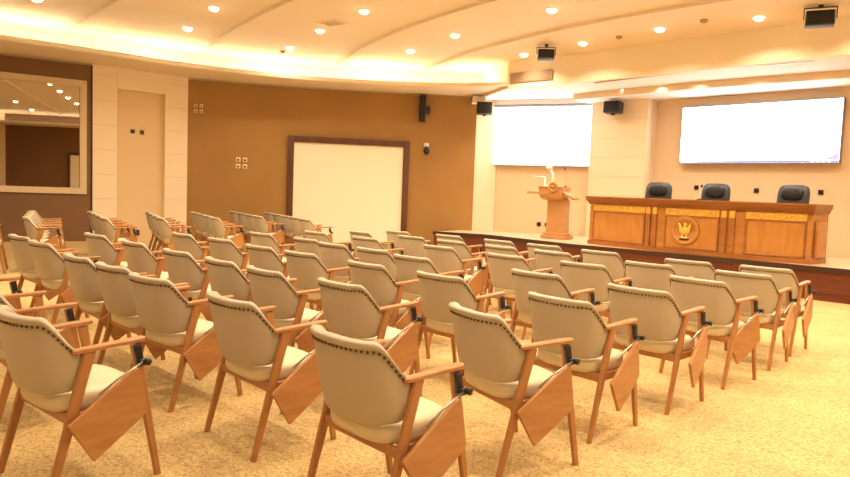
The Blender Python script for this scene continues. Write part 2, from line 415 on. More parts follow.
# ------------------------------------------------------------------ wall and ceiling fittings
def face_frame(origin, tangent):
    """thing frame on a wall: x along the wall, y into the hall (towards the viewer), z up"""
    t = Vector(tangent); return math.atan2(t.y, t.x)
# framed white panel on the curved wall
aT, tA = arc_frame(288, 136); bT, tB = arc_frame(409.5, 141)
aB, _ = arc_frame(286, 236)
tt = Vector((bT.x - aT.x, bT.y - aT.y, 0)); Wp = tt.length; tt.normalize()
zt = (aT.z + bT.z) / 2
def wall_thing(name, label, cat, p, t, z, group=None):
    return thing(name, label, cat, (p[0], p[1], z), math.atan2(t.y, t.x), group)
mid = (aT + bT) / 2
nrm = Vector((tt.y, -tt.x, 0)); pc = mid + nrm * .005
pan = wall_thing('framed_panel', 'tall bright cream panel in a dark walnut frame on the brown curved wall', 'panel', pc, tt, 0)
FT = .145
MB().box((0, -.02, (zt - FT + .12) / 2 + .0), (Wp - 2 * FT, .04, zt - FT - .12)).build('panel_sheet', 'panel', pan)
for sx in (-1, 1): MB().box((sx * (Wp / 2 - FT / 2), -.03, zt / 2 + .06), (FT, .10, zt - .12), .008).build('frame_post', 'frame', pan)
MB().box((0, -.03, zt - FT / 2), (Wp - 2 * FT, .10, FT), .008).build('frame_head', 'frame', pan)

# column loudspeaker and camera on the curved wall
h, t = arc_frame(423, 109); n = Vector((t.y, -t.x, 0)); p = h + n * .02
sp_ = wall_thing('column_speaker', 'tall slim black loudspeaker high on the brown curved wall', 'speaker', p, t, h.z)
MB().box((-.02, -.10, 0), (.15, .14, .62), .015).build('speaker_case', 'speaker', sp_)
MB().box((.10, -.08, -.03), (.14, .12, .16), .01).build('wall_bracket', 'black', sp_)
MB().box((-.02, -.175, 0), (.12, .01, .58)).build('speaker_grille', 'grille', sp_)
h, t = arc_frame(426, 151); n = Vector((t.y, -t.x, 0)); p = h + n * .02
cm = wall_thing('dome_camera', 'small black and white dome camera below the slim wall loudspeaker', 'camera', p, t, h.z)
MB().box((0, -.02, .12), (.12, .04, .12), .01).build('wall_plate', 'docwhite', cm)
MB().tube([(0, -.03, .11), (0, -.12, .11)], .03).build('camera_arm', 'docwhite', cm)
MB().ball((0, -.16, -.0), .08, 14, (1, 1, 1.25)).build('camera_dome', 'speaker', cm)
# sockets and switch plates
def plates(name, label, px, py, wallf, n, m, size=.085, gap=.11, rows=1, lift=.006):
    h, t = wallf(px, py); nn = Vector((t.y, -t.x, 0)); p = h + nn * lift
    o = wall_thing(name, label, 'switch' if 'switch' in name else 'socket', p, t, h.z)
    for r in range(rows):
        for i in range(n):
            MB().box(((i - (n - 1) / 2) * gap, -.006, ((rows - 1) / 2 - r) * gap), (size, .02, size), .004).build('cover_plate', m, o)
            MB().box(((i - (n - 1) / 2) * gap, -.018, ((rows - 1) / 2 - r) * gap - .008), (size * .5, .008, size * .42), .002).build('rocker', 'socket' if m == 'plate' else 'black', o)
    return o
pw = lambda px, py: (on_wall(px, py, L1, L2) - nP * .11, dP)
plates('switch_plate', 'pair of small switch plates high in the tan niche between pilasters', 139, 131.5, pw, 2, 'socket', gap=.19)
plates('wall_socket', 'dark power socket low in the tan niche behind the side chairs', 138, 233, pw, 1, 'black', size=.12)
plates('switch_plate', 'four pale switches in a square near top left of the curved wall', 198.5, 108.5, arc_frame, 2, 'plate', rows=2, size=.07, gap=.12)
plates('switch_plate', 'four pale switches in a square beside the framed cream panel', 241.5, 163, arc_frame, 2, 'plate', rows=2, size=.1, gap=.15)
SW = (cf(1.62, 16.40), cf(4.1, 15.30)); sd = Vector((SW[1][0] - SW[0][0], SW[1][1] - SW[0][1], 0)).normalized()
sw = lambda px, py: (on_wall(px, py, *SW), sd)
plates('wall_socket', 'dark power socket on the stage wall left of the lectern', 539, 224.2, sw, 1, 'black', size=.10)
plates('wall_socket', 'dark power socket just beside the lectern column', 546.5, 224.6, sw, 1, 'black', size=.08)
rw = lambda px, py: (on_wall(px, py, (-6.95, 13.75), (4.2, 13.75)), Vector((1, 0, 0)))
plates('wall_socket', 'dark wall socket between the first and middle black office chairs', 696.5, 187.5, rw, 1, 'black', size=.085)
plates('wall_socket', 'dark wall socket between the middle and right black office chairs', 756.5, 190.5, rw, 1, 'black', size=.085)
plates('wall_socket', 'dark wall socket to the right of the rightmost black office chair', 821, 192.3, rw, 1, 'black', size=.085)

# boxy loudspeakers
def box_speaker(name, label, c, rz, size=(.36, .26, .26), tilt=.15, hang=0, bar=.1):
    o = thing(name, label, 'speaker', c, rz)
    w, d, hh = size
    R = Matrix.Rotation(-tilt, 3, 'X')
    MB().box((0, 0, 0), (w, d, hh), .02, rot=R).build('speaker_case', 'speaker', o)
    q = R @ Vector((0, -d / 2 - .003, 0)); MB().box(q, (w * .9, .012, hh * .86), .004, rot=R).build('speaker_grille', 'grille', o)
    br = MB()
    if hang:
        br.box((0, 0, hh / 2 + bar), (w + .05, .04, .012)); 
        for s_ in (-1, 1): br.box((s_ * (w / 2 + .02), 0, hh / 4 + bar / 2), (.012, .04, hh / 2 + bar))
        br.box((0, 0, hh / 2 + bar + (hang - hh / 2 - bar) / 2), (.06, .06, hang - hh / 2 - bar))
    else:
        br.box((0, d / 2 + .05, 0), (.08, .16, .08)); br.box((0, d / 2 + .12, 0), (.16, .02, .18)); br.box((.0, 0, -hh / 2 - .02), (w * .2, .05, .04))
    br.build('bracket', 'black', o)
    return o
s0 = at_z(546, 55, 4.01)
box_speaker('ceiling_speaker', 'black box loudspeaker hanging from ceiling above the left screen', s0, .75, (.30, .18, .17), .2, ZC - s0.z, .05)
s1 = at_z(820, 19, 4.01)
box_speaker('ceiling_speaker', 'black box loudspeaker hanging at upper right above the large screen', s1, .35, (.36, .16, .21), .12, ZC - s1.z, .05)
h = on_wall(620, 109, (-8.3, 13.35), (-6.9, 13.35))
box_speaker('wall_speaker', 'black loudspeaker on the cream pillar between the two screens', (h.x, h.y - .28, h.z), .1, (.36, .24, .25), .1)
h = at_z(484.5, 108.5, 3.36)
box_speaker('wall_speaker', 'black loudspeaker tucked in the corner left of the left screen', (h.x, h.y, h.z), TH - .1, (.36, .24, .27), .1)

# vents, detectors
o = thing('air_vent', 'long beige slatted air vent on the stage fascia below ceiling', 'vent', (0, 0, 0))
va = on_wall(511, 79, (-9.0, 11.2), (-8.0, 11.3)); vb = on_wall(553, 73.5, (-8.0, 11.3), (-6.5, 11.38))
vd = (vb - va); vl = Vector((vd.x, vd.y)).length
o.location = ((va.x + vb.x) / 2, (va.y + vb.y) / 2 - .02, (va.z + vb.z) / 2); o.rotation_euler = (0, 0, math.atan2(vd.y, vd.x))
MB().box((0, 0, 0), (vl, .03, .20), .004).build('vent_frame', 'vent', o)
sl = MB()
for i in range(7): sl.box((0, -.017, -.075 + i * .025), (vl - .06, .014, .008), rot=Matrix.Rotation(.5, 3, 'X'))
sl.build('louvres', 'slotd', o)
o = thing('slot_diffuser', 'long narrow slot diffuser in the white stage ceiling behind the fascia', 'vent')
a, b, c = at_z(595, 82.5, ZST), at_z(690, 71, ZST), at_z(815, 61, ZST)
def bar(p, q, w, z0, z1):
    p = Vector((p.x, p.y)); q = Vector((q.x, q.y)); d = (q - p).normalized(); n_ = Vector((-d.y, d.x)) * w / 2
    return [(p - n_)[:], (q - n_)[:], (q + n_)[:], (p + n_)[:]]
MB().prism(bar(a, b, .07, 0, 0), ZST - .012, ZST - .001).build('brown_slot', 'slotd', o)
MB().prism(bar(b, c, .07, 0, 0), ZST - .012, ZST - .001).build('pale_slot', 'slotw', o)
def detector(px, py, label, r=.05, name='smoke_detector'):
    p = at_z(px, py, ZC - .02)
    MBb = MB(); MBb.tube([(p.x, p.y, ZC - .045), (p.x, p.y, ZC - .02), (p.x, p.y, ZC + .001)], [r * .6, r, r], 16)
    return tag(MBb.build(name, 'vent'), label, 'detector' if 'det' in name else 'speaker')
detector(282.5, 52, 'tiny round detector on ceiling among the left downlights')
detector(619, 37.5, 'tiny round detector on ceiling above the left screen', .055)
detector(704, 21.3, 'tiny flat detector on ceiling between the two right downlights', .06)
p = at_z(599, -1, ZC); tag(MB().tube([(p.x, p.y, ZC - .015), (p.x, p.y, ZC + .001)], [.30, .32], 28).build('round_ceiling_speaker', 'ceil'), 'large flat round disc on the ceiling at the top edge', 'speaker')
p = at_z(333, 23, ZC); o = thing('ceiling_vent', 'small square ceiling vent beside a downlight near upper middle', 'vent', (p.x, p.y, ZC - .006), .2)
MB().box((0, 0, 0), (.42, .30, .014), .003).build('vent_frame', 'ceil', o)
sl = MB()
for i in range(5): sl.box((0, -.09 + i * .045, -.008), (.34, .014, .006))
sl.build('louvres', 'vent', o)

# ------------------------------------------------------------------ downlights
def make_downlight():
    o = thing('downlight', 'recessed downlight', 'ceiling light', (0, 0, ZC), 0, 'recessed ceiling downlights')
    mb = MB(); n = 20
    loops = [[(r * math.cos(2 * PI * k / n), r * math.sin(2 * PI * k / n), z) for k in range(n)] for r, z in ((.10, .0), (.095, -.014), (.078, -.014), (.074, -.004))]
    mb.loft(loops, False); mb.build('trim_ring', 'trim', o)
    mb = MB(); loops = [[(r * math.cos(2 * PI * k / n), r * math.sin(2 * PI * k / n), z) for k in range(n)] for r, z in ((.075, -.004), (.072, -.025), (.058, -.045), (.034, -.056), (.008, -.06))]
    mb.loft(loops, True)
    mb.build('lamp_lens', 'lamp', o)
    return o
LD = {}
WARM = (1.0, .80, .56)
def lamp(p, w, size=.14, spread=140, name='downlight_lamp'):
    key = (w, size, spread)
    if key not in LD:
        d = bpy.data.lights.new(name, 'AREA'); d.shape = 'DISK'; d.size = size; d.energy = w; d.color = WARM; d.spread = math.radians(spread); LD[key] = d
    o = bpy.data.objects.new(name, LD[key]); COL.objects.link(o); o.location = p; return o
PW = 20.5
ROWS = {0: ('fifth', [(21.6, 18.8)]), 1: ('fourth', [(169, 44.7), (187.5, 27.8), (214, 7.5)]), 2: ('third', [(273, 60), (290, 47), (320, 30), (364, 10.4)]),
        3: ('second', [(381.6, 65.4), (410.4, 50.4), (455, 34.6), (551.8, 9)]), 4: ('first', [(478.8, 67.8), (524, 53.9), (583, 42.4), (660, 28.5), (759, 16.8)])}
proto_l = None
def place_light(p, label, w=PW):
    global proto_l
    if proto_l is None: proto_l = o = make_downlight()
    else: o = copy_tree(proto_l)
    o.location = (p[0], p[1], ZC); o['label'] = label
    lamp((p[0], p[1], ZC - .066), w)
    return o
for r, (nm, L) in ROWS.items():
    for i, q in enumerate(L):
        p = at_z(*q, ZC)
        if len(L) == 1: lab = 'small round downlight at far upper left above the window wall'
        else: lab = 'round downlight, %s from left in the %s curved ceiling row from the stage' % (ORD[i + 1], nm)
        place_light(p, lab)
OFF = [(-8.4, 4.85), (-6.7, 4.7), (-5, 4.65), (-6.7, 6.5), (-5, 6.45), (-12, 3.1), (-10.3, 2.95), (-8.6, 2.85), (-6.8, 2.8), (-5, 2.8),
       (-2.3, 10.8), (-.6, 11.0), (-4.0, 8.45), (-1.9, 8.78), (-.1, 9.2), (1.2, 9.9), (-3.3, 6.5), (-1.6, 6.75), (0, 7.1), (1.7, 7.6), (-3.3, 4.7), (-1.6, 4.85), (.2, 5.15), (1.9, 5.5), (3.0, 5.9),
       (-3.2, 2.8), (-1.4, 2.85), (.3, 2.95), (2.0, 3.1)]
OFF += [(x, y) for y in (.7, -1.2, -3.0) for x in (-12.5, -9.5, -6.5, -3.5, -.5, 2.5)]
for p in OFF: place_light(p, 'recessed ceiling downlight outside the photo, over the hall or its rear', PW * (.55 if p[1] < 1.5 else 1.0))
# spots washing the stage
for (px, py) in ((625, 93), (662, 88.5), (700, 84.5), (757, 79.5), (819, 74)):
    p = at_z(px, py - 3, ZST); lamp((p.x, p.y - .10, ZST - .015), 1.0, .05, 150, 'stage_lamp')
for x in (-9.6, -8.0, -6.4, -4.8, -3.2, -1.6, 0): lamp((x, 12.25 if x > -9 else 12.0, ZST - .02), 10, .12, 150, 'stage_lamp')

# ------------------------------------------------------------------ screens
def screen(name, label, c, rz, w, hh, dep, wall_gap=0):
    o = thing(name, label, 'screen', c, rz)
    MB().box((0, dep / 2, 0), (w + .025, dep, hh + .03), .01).build('casing', 'casing', o)
    MB().box((0, -.004, .0), (w, .01, hh)).build('display', 'scr', o)
    return o
# right screen on the stage wall
a = on_wall(681.8, 107.5, (-6.9, 13.6), (0, 13.6)); b = on_wall(843.9, 99, (-6.9, 13.6), (0, 13.6)); c = on_wall(679.2, 163, (-6.9, 13.6), (0, 13.6))
w, hh = (b.x - a.x) * .988, (a.z + b.z) / 2 - c.z; a.z = (a.z + b.z) / 2
rs = screen('wall_screen', 'large bright white screen on the stage wall behind the long desk', ((a.x + b.x) / 2 + .015, 13.6, (a.z + c.z) / 2), 0, w, hh, .13)
MB().box((0, -.011, -hh / 2 + .02), (w, .006, .04)).build('taskbar', 'task', rs)
mb = MB()
for i in range(5): mb.box((-w / 2 + .05 + i * .075, -.016, -hh / 2 + .022), (.045, .004, .03))
for i in range(4): mb.box((w / 2 - .42 + i * .09, -.016, -hh / 2 + .022), (.05, .004, .026))
mb.build('taskbar_icons', 'icon', rs)
mb = MB(); K = [(w / 2 - .42, -hh / 2 + .045), (w / 2 - .25, -hh / 2 + .075), (w / 2 - .1, -hh / 2 + .12), (w / 2 - .002, -hh / 2 + .20), (w / 2 - .002, -hh / 2 + .045)]
mb.vf([(x, -.0105, z) for x, z in K], [list(range(len(K)))]); mb.build('wallpaper_petal', 'petal', rs)
# left screen
Pn = Vector((sd.y, -sd.x, 0)); LP = ((SW[0][0] + Pn.x * .1, SW[0][1] + Pn.y * .1), (SW[1][0] + Pn.x * .1, SW[1][1] + Pn.y * .1))
a = on_wall(495, 107, *LP); b = on_wall(592.5, 106.5, *LP); c = on_wall(493.2, 164.5, *LP); e = on_wall(590.5, 166.3, *LP)
w = Vector((b.x - a.x, b.y - a.y)).length; ztop = (a.z + b.z) / 2; zbot = (c.z + e.z) / 2
lsn = screen('wall_screen', 'smaller bright white screen above the lectern, left of the pillar', ((a.x + b.x) / 2, (a.y + b.y) / 2, (ztop + zbot) / 2), math.atan2(sd.y, sd.x), w, ztop - zbot, .09)
MB().box((0, -.011, -(ztop - zbot) / 2 + .02), (w, .006, .035)).build('taskbar', 'task', lsn)
mb = MB()
for i in range(3): mb.box((-w / 2 + .12 + i * .08, -.016, -(ztop - zbot) / 2 + .02), (.05, .004, .026))
for i in range(3): mb.box((w / 2 - .3 + i * .09, -.016, -(ztop - zbot) / 2 + .02), (.05, .004, .026))
mb.build('taskbar_icons', 'icon', lsn)
MB().box((0, .02, (ztop - zbot) / 2 + .035), (w + .04, .10, .035), .008).build('top_case', 'bezel', lsn)

zz_ = ztop + .06
struct(MB().loft(ribbon([cf(1.66, 16.385), cf(3.75, 15.455)], .0, .16, zz_, ZST + .01), True, False).build('trim_11', 'white'))

# ------------------------------------------------------------------ long desk
DF = [(-6.98, 11.42), (-5.45, 11.15), (-4.12, 11.15), (-3.08, 11.38)]            # front line, left to right
DB = [(-3.04, 12.05), (-4.12, 11.95), (-5.45, 11.95), (-7.0, 12.1)]
desk = thing('speakers_desk', 'long oak speakers desk with gilded frieze and round emblem on the stage', 'desk', (0, 0, 0))
def dpoly(o_):
    f = offs(DF, o_); f[0] = (f[0][0] - o_ * .3, f[0][1]); f[-1] = (f[-1][0] + o_ * .3, f[-1][1])
    b = [(DB[0][0] + o_ * .5, DB[0][1]), DB[1], DB[2], (DB[3][0] - o_ * .5, DB[3][1])]
    return f + b
MB().prism(dpoly(0), .5, 1.27).build('desk_body', 'desk', desk)
MB().prism(dpoly(.03), .5, .58).build('plinth', 'deskd', desk)
mb = MB()
for o_, z0, z1 in ((.03, 1.275, 1.30), (.05, 1.30, 1.33), (.08, 1.33, 1.36), (.11, 1.36, 1.385), (.095, 1.385, 1.40), (.12, 1.40, 1.43)): mb.prism(dpoly(o_), z0, z1)
mb.build('cornice', 'deskd', desk)
SEG = [(DF[0], DF[1]), (DF[1], DF[2]), (DF[2], DF[3])]
def seg_frame(A, B):
    d = Vector((B[0] - A[0], B[1] - A[1], 0)); return d.length, math.atan2(d.y, d.x)
for i, (A, B) in enumerate(SEG):
    ln, ang = seg_frame(A, B); R = Matrix.Rotation(ang, 3, 'Z')
    def T(x, y, z): return Vector((A[0], A[1], 0)) + R @ Vector((x, y, z))
    l0 = .24 if i == 0 else (.16); l1 = ln - (.30 if i < 2 else .10)
    if i == 0: l0 = .12
    x0, x1 = l0, l1
    MB().box(T((x0 + x1) / 2, -.006, .87), (x1 - x0, .014, .52), .004, rot=R).build('inset_panel', 'deskp', desk)
    mb = MB()
    for (cx, cz, sx, sz) in (((x0 + x1) / 2, .60, x1 - x0 + .06, .03), ((x0 + x1) / 2, 1.14, x1 - x0 + .06, .03), (x0 - .015, .86, .03, .54), (x1 + .015, .86, .03, .54)):
        mb.box(T(cx, -.012, cz), (sx, .026, sz), .006, rot=R)
    mb.build('panel_moulding', 'deskd', desk)
    # gilded carved frieze: a running scroll of leaves
    fr_ = MB(); fr_.box(T((x0 + x1) / 2, -.008, 1.215), (x1 - x0 + .05, .016, .115), .003, rot=R)
    nL = int((x1 - x0) / .075)
    for k_ in range(nL):
        xx = x0 + (k_ + .5) * (x1 - x0) / nL; sg = 1 if k_ % 2 else -1
        fr_.ball(T(xx, -.018, 1.215 + sg * .018), .038, 6, (1.15, .5, .6), R @ Matrix.Rotation(sg * .7, 3, 'Y'))
        fr_.ball(T(xx + .03, -.018, 1.215 - sg * .02), .014, 6, (1, .7, 1), R)
    fr_.build('gilded_frieze', 'gold', desk)
    # pilaster strips beside the joints
    if i < 2:
        for xx in (ln - .16, ln - .03 + .0):
            MB().box(T(xx - .03, -.02, .865), (.09, .04, .58), .006, rot=R).build('pilaster', 'deskd', desk)
            MB().box(T(xx - .03, -.02, 1.215), (.085, .05, .115), .01, rot=R).build('gilded_block', 'gold', desk)
    else:
        MB().box(T(ln - .03, -.02, .86), (.07, .04, .60), .006, rot=R).build('pilaster', 'desk', desk)
# right end cheek
MB().box((-3.04, 11.72, .88), (.05, .50, .56), .006).build('end_panel', 'desk', desk)
# emblem
ec = on_wall(685.5, 230.5, DF[1], DF[2]); ec.y = 11.15
em = MB(); n = 40
prof = [(.0, .02), (.17, .02), (.18, .035), (.20, .05), (.235, .05), (.25, .035), (.255, 0)]
em.loft([[(ec.x + r * math.cos(2 * PI * k / n), ec.y - .005 - d, ec.z + r * math.sin(2 * PI * k / n)) for k in range(n)] for r, d in prof[1:]], True)
eo = em.build('emblem_disc', 'desk', desk)
eg = MB(); y0 = ec.y - .04
def E_(x, z, r, sx, sz, rot=0): eg.ball((ec.x + x * 1.2, y0, ec.z + z * 1.2), r * 1.2, 10, (sx, .35, sz), Matrix.Rotation(rot, 3, 'Y'))
E_(0, .0, .05, .75, 1.25)                                        # body with shield
E_(0, .085, .026, 1, 1.1); E_(.028, .088, .012, 1.3, .6)         # head, beak
for s_ in (-1, 1):
    for j in range(5): E_(s_ * (.062 - .004 * j), .062 - .022 * j, .042, .36, 1.35 - .16 * j, s_ * (.62 + .22 * j))
    E_(s_ * .03, -.075, .02, .8, 1.5)
E_(0, -.10, .03, 2.2, .45)
eg.build('gilded_eagle', 'gold', eo)
MB().box((ec.x, y0, ec.z - .15), (.17, .02, .022), .006).build('dark_scroll', 'nosing', eo)

# gooseneck microphone on the desk
mc = thing('gooseneck_microphone', 'slim gooseneck microphone standing on the desk beside the middle chair', 'microphone', (-5.0, 11.75, 1.43))
MB().tube([(0, 0, 0), (0, 0, .02)], [.05, .045], 14).build('base', 'black', mc)
MB().tube([(0, 0, .02), (0, 0, .12), (.01, -.01, .19), (.03, -.02, .23)], .007, 8).build('neck', 'docwhite', mc)
MB().tube([(.028, -.02, .225), (.05, -.03, .27)], [.016, .018], 10).build('capsule', 'black', mc)

# ------------------------------------------------------------------ office chairs behind the desk
def office_chair():
    o = thing('office_chair', '', 'chair', (0, 0, .5), 0, 'black office chairs behind the desk')
    n = 24
    def cush(w, d, hh, c, rx, p=3.2, rings=7):
        R = Matrix.Rotation(rx, 3, 'X'); loops = []
        for i in range(rings):
            t = -1 + 2 * i / (rings - 1); s_ = (1 - abs(t) ** 3.2) ** (1 / 3.2) if abs(t) < 1 else .0; s_ = max(.72, .72 + .28 * s_)
            lp_ = []
            for k in range(n):
                a = 2 * PI * k / n; ca, sa = math.cos(a), math.sin(a)
                x = w / 2 * s_ * abs(ca) ** (2 / p) * (1 if ca >= 0 else -1); z = hh / 2 * s_ * abs(sa) ** (2 / p) * (1 if sa >= 0 else -1)
                lp_.append(Vector(c) + R @ Vector((x, t * d / 2, z)))
            loops.append(lp_)
        return MB().loft(loops, True)
    bk = cush(.52, .12, .70, (0, .20, .91), -.14, 5).build('backrest', 'leather', o)
    cush(.36, .06, .22, (0, .150, 1.10), -.14).build('headrest_pad', 'leather2', bk)
    cush(.52, .52, .12, (0, -.06, .47), 0).build('seat', 'leather', o)
    for s_ in (-1, 1):
        MB().tube([(s_ * .27, .15, .50), (s_ * .29, .12, .66), (s_ * .29, -.15, .67), (s_ * .27, -.18, .48)], .02, 8).build('armrest', 'black', o)
    MB().tube([(0, 0, .08), (0, 0, .42)], [.035, .025], 12).build('gas_column', 'black', o)
    b = MB()
    for k in range(5):
        a = 2 * PI * k / 5 + .3; b.beam((0, 0, .10), (.28 * math.cos(a), .28 * math.sin(a), .06), (.05, .04), (.035, .03), side=Vector((-math.sin(a), math.cos(a), 0)))
        b.ball((.28 * math.cos(a), .28 * math.sin(a), .031), .03, 8)
    b.build('star_base', 'black', o)
    return o
oc = office_chair()
for i, (x, y, rz, nm) in enumerate(((-6.19, 12.45, .12, 'leftmost of three'), (-5.09, 12.45, 0, 'middle one of three'), (-3.78, 12.45, -.1, 'rightmost of three'))):
    c = oc if i == 0 else copy_tree(oc)
    c.location = (x, y, .5); c.rotation_euler.z = rz
    c['label'] = 'black leather office chair with padded headrest behind the long desk, ' + nm

# ------------------------------------------------------------------ lectern
lc = thing('lectern', 'light wooden lectern with side shelves on the stage under the left screen', 'lectern', (-8.10, 11.98, .5), .22)
MB().box((0, 0, .04), (.56, .46, .08), .012).build('base', 'lect', lc)
MB().box((0, 0, .105), (.48, .40, .05), .01).build('base_step', 'lect', lc)
mb = MB(); mb.loft([[(-w_, -d_, z), (w_, -d_, z), (w_, d_, z), (-w_, d_, z)] for w_, d_, z in ((.195, .17, .12), (.185, .16, .5), (.19, .16, .84))], True, False); mb.build('column', 'lect', lc)
mb = MB(); mb.loft([[(-w_ - .07, -d0, z), (w_ - .07, -d0, z), (w_ - .07, d1, z), (-w_ - .07, d1, z)] for w_, d0, d1, z in ((.19, .20, .14, .82), (.23, .28, .15, .86), (.25, .32, .16, .93), (.26, .33, .16, 1.08))], True, False); mb.build('head', 'lect', lc)
MB().box((-.07, -.085, 1.09), (.53, .51, .025), .008, rot=Matrix.Rotation(.0, 3, 'X')).build('reading_top', 'lect', lc)
MB().box((-.45, -.06, .965), (.36, .40, .05), .01).build('side_shelf', 'lect', lc)
MB().box((.29, -.06, .92), (.28, .40, .05), .01, rot=Matrix.Rotation(.48, 3, 'Y')).build('side_shelf', 'lect', lc)
mb = MB(); n = 28
mb.loft([[(r * math.cos(2 * PI * k / n), -.335 - d, 1.09 + r * math.sin(2 * PI * k / n)) for k in range(n)] for r, d in ((.11, 0), (.11, .02), (.085, .035), (.075, .02), (.0005, .02))], True)
dk = mb.build('round_emblem', 'lect', lc)
mb = MB(); mb.ball((0, -.36, 1.09), .035, 8, (1, .4, 1.4))
for s_ in (-1, 1): mb.ball((s_ * .035, -.36, 1.10), .025, 8, (1, .4, 1.3), Matrix.Rotation(s_ * .6, 3, 'Y'))
mb.build('emblem_relief', 'desk', dk)
dc = thing('document_camera', 'white document camera with angled arms standing on the lectern top', 'camera', (-8.30, 11.86, 1.603), .5)
MB().box((0, 0, .015), (.20, .20, .03), .01).build('base', 'docwhite', dc)
MB().tube([(-.085, 0, .03), (-.085, 0, .20)], .02, 8).build('rear_post', 'docwhite', dc)
MB().tube([(.06, 0, .03), (.09, 0, .16), (.08, 0, .27), (.02, 0, .37)], .024, 8).build('folding_arm', 'docwhite', dc)
MB().box((0, 0, .40), (.13, .08, .06), .015).build('camera_head', 'docwhite', dc)
MB().tube([(-.08, 0, .195), (-.30, 0, .20)], .016, 8).build('lamp_arm', 'docwhite', dc)
gm = thing('gooseneck_microphone', 'thin dark gooseneck microphone rising from the right of the lectern', 'microphone', (-7.93, 11.95, 1.603), 0)
MB().tube([(0, 0, 0), (0, 0, .02)], [.03, .028], 10).build('base', 'black', gm)
MB().tube([(0, 0, .02), (0, 0, .25), (-.01, -.03, .36)], .005, 6).build('neck', 'steel', gm)
MB().tube([(-.01, -.03, .355), (-.012, -.05, .40)], .013, 8).build('capsule', 'black', gm)

# ------------------------------------------------------------------ the audience chair
LW, YT, ZA = .262, .24, .668
def sup(a, p): return abs(a) ** p * (1 if a >= 0 else -1)
def shell_point(u, v, off):
    """u -1..1 round the back, v 0 bottom .. 1 top; off = inward offset"""
    au = abs(u)
    ang = u * 1.60
    top = .813 - .006 * au
    if au > .54:
        t = (au - .54) / .46; top -= .158 * (t * t * (3 - 2 * t))
    bot = .464 + .02 * max(0, (au - .5) / .5)
    if au > .80: bot += .045 * ((au - .80) / .20) ** 2
    z = bot + (top - bot) * v
    zz = max(0, min(1, (z - .43) / .37))
    wx = .226 + .042 * zz ** .5; dy = .165 + .055 * zz ** .8
    cy = -.015 - .03 * zz
    wx -= off; dy -= off
    return Vector((wx * sup(math.sin(ang), .82), cy - dy * sup(math.cos(ang), .82), z))
def back_mesh():
    mb = MB(); th = .036; nu = 40; loops = []
    for i in range(nu + 1):
        u = -1 + 2 * i / nu
        edge = 1 - max(0, (abs(u) - .97) / .03) * .35
        pr = []
        for v, o_ in ((0, .004), (.03, 0), (.2, -.001), (.4, -.002), (.6, -.002), (.78, 0), (.86, .002), (.885, .004), (.90, .001), (.93, -.008), (.97, -.010), (.995, -.002), (1.0, .012),
                      (.995, .034), (.96, .046), (.90, .046), (.85, .040), (.6, .036), (.3, .034), (.04, .034), (0, .028)):
            pr.append(shell_point(u, v, o_))
        if edge < 1:
            c = sum(pr, Vector()) / len(pr); pr = [c + (q - c) * edge for q in pr]
        loops.append(pr)
    return mb.loft(loops, True)
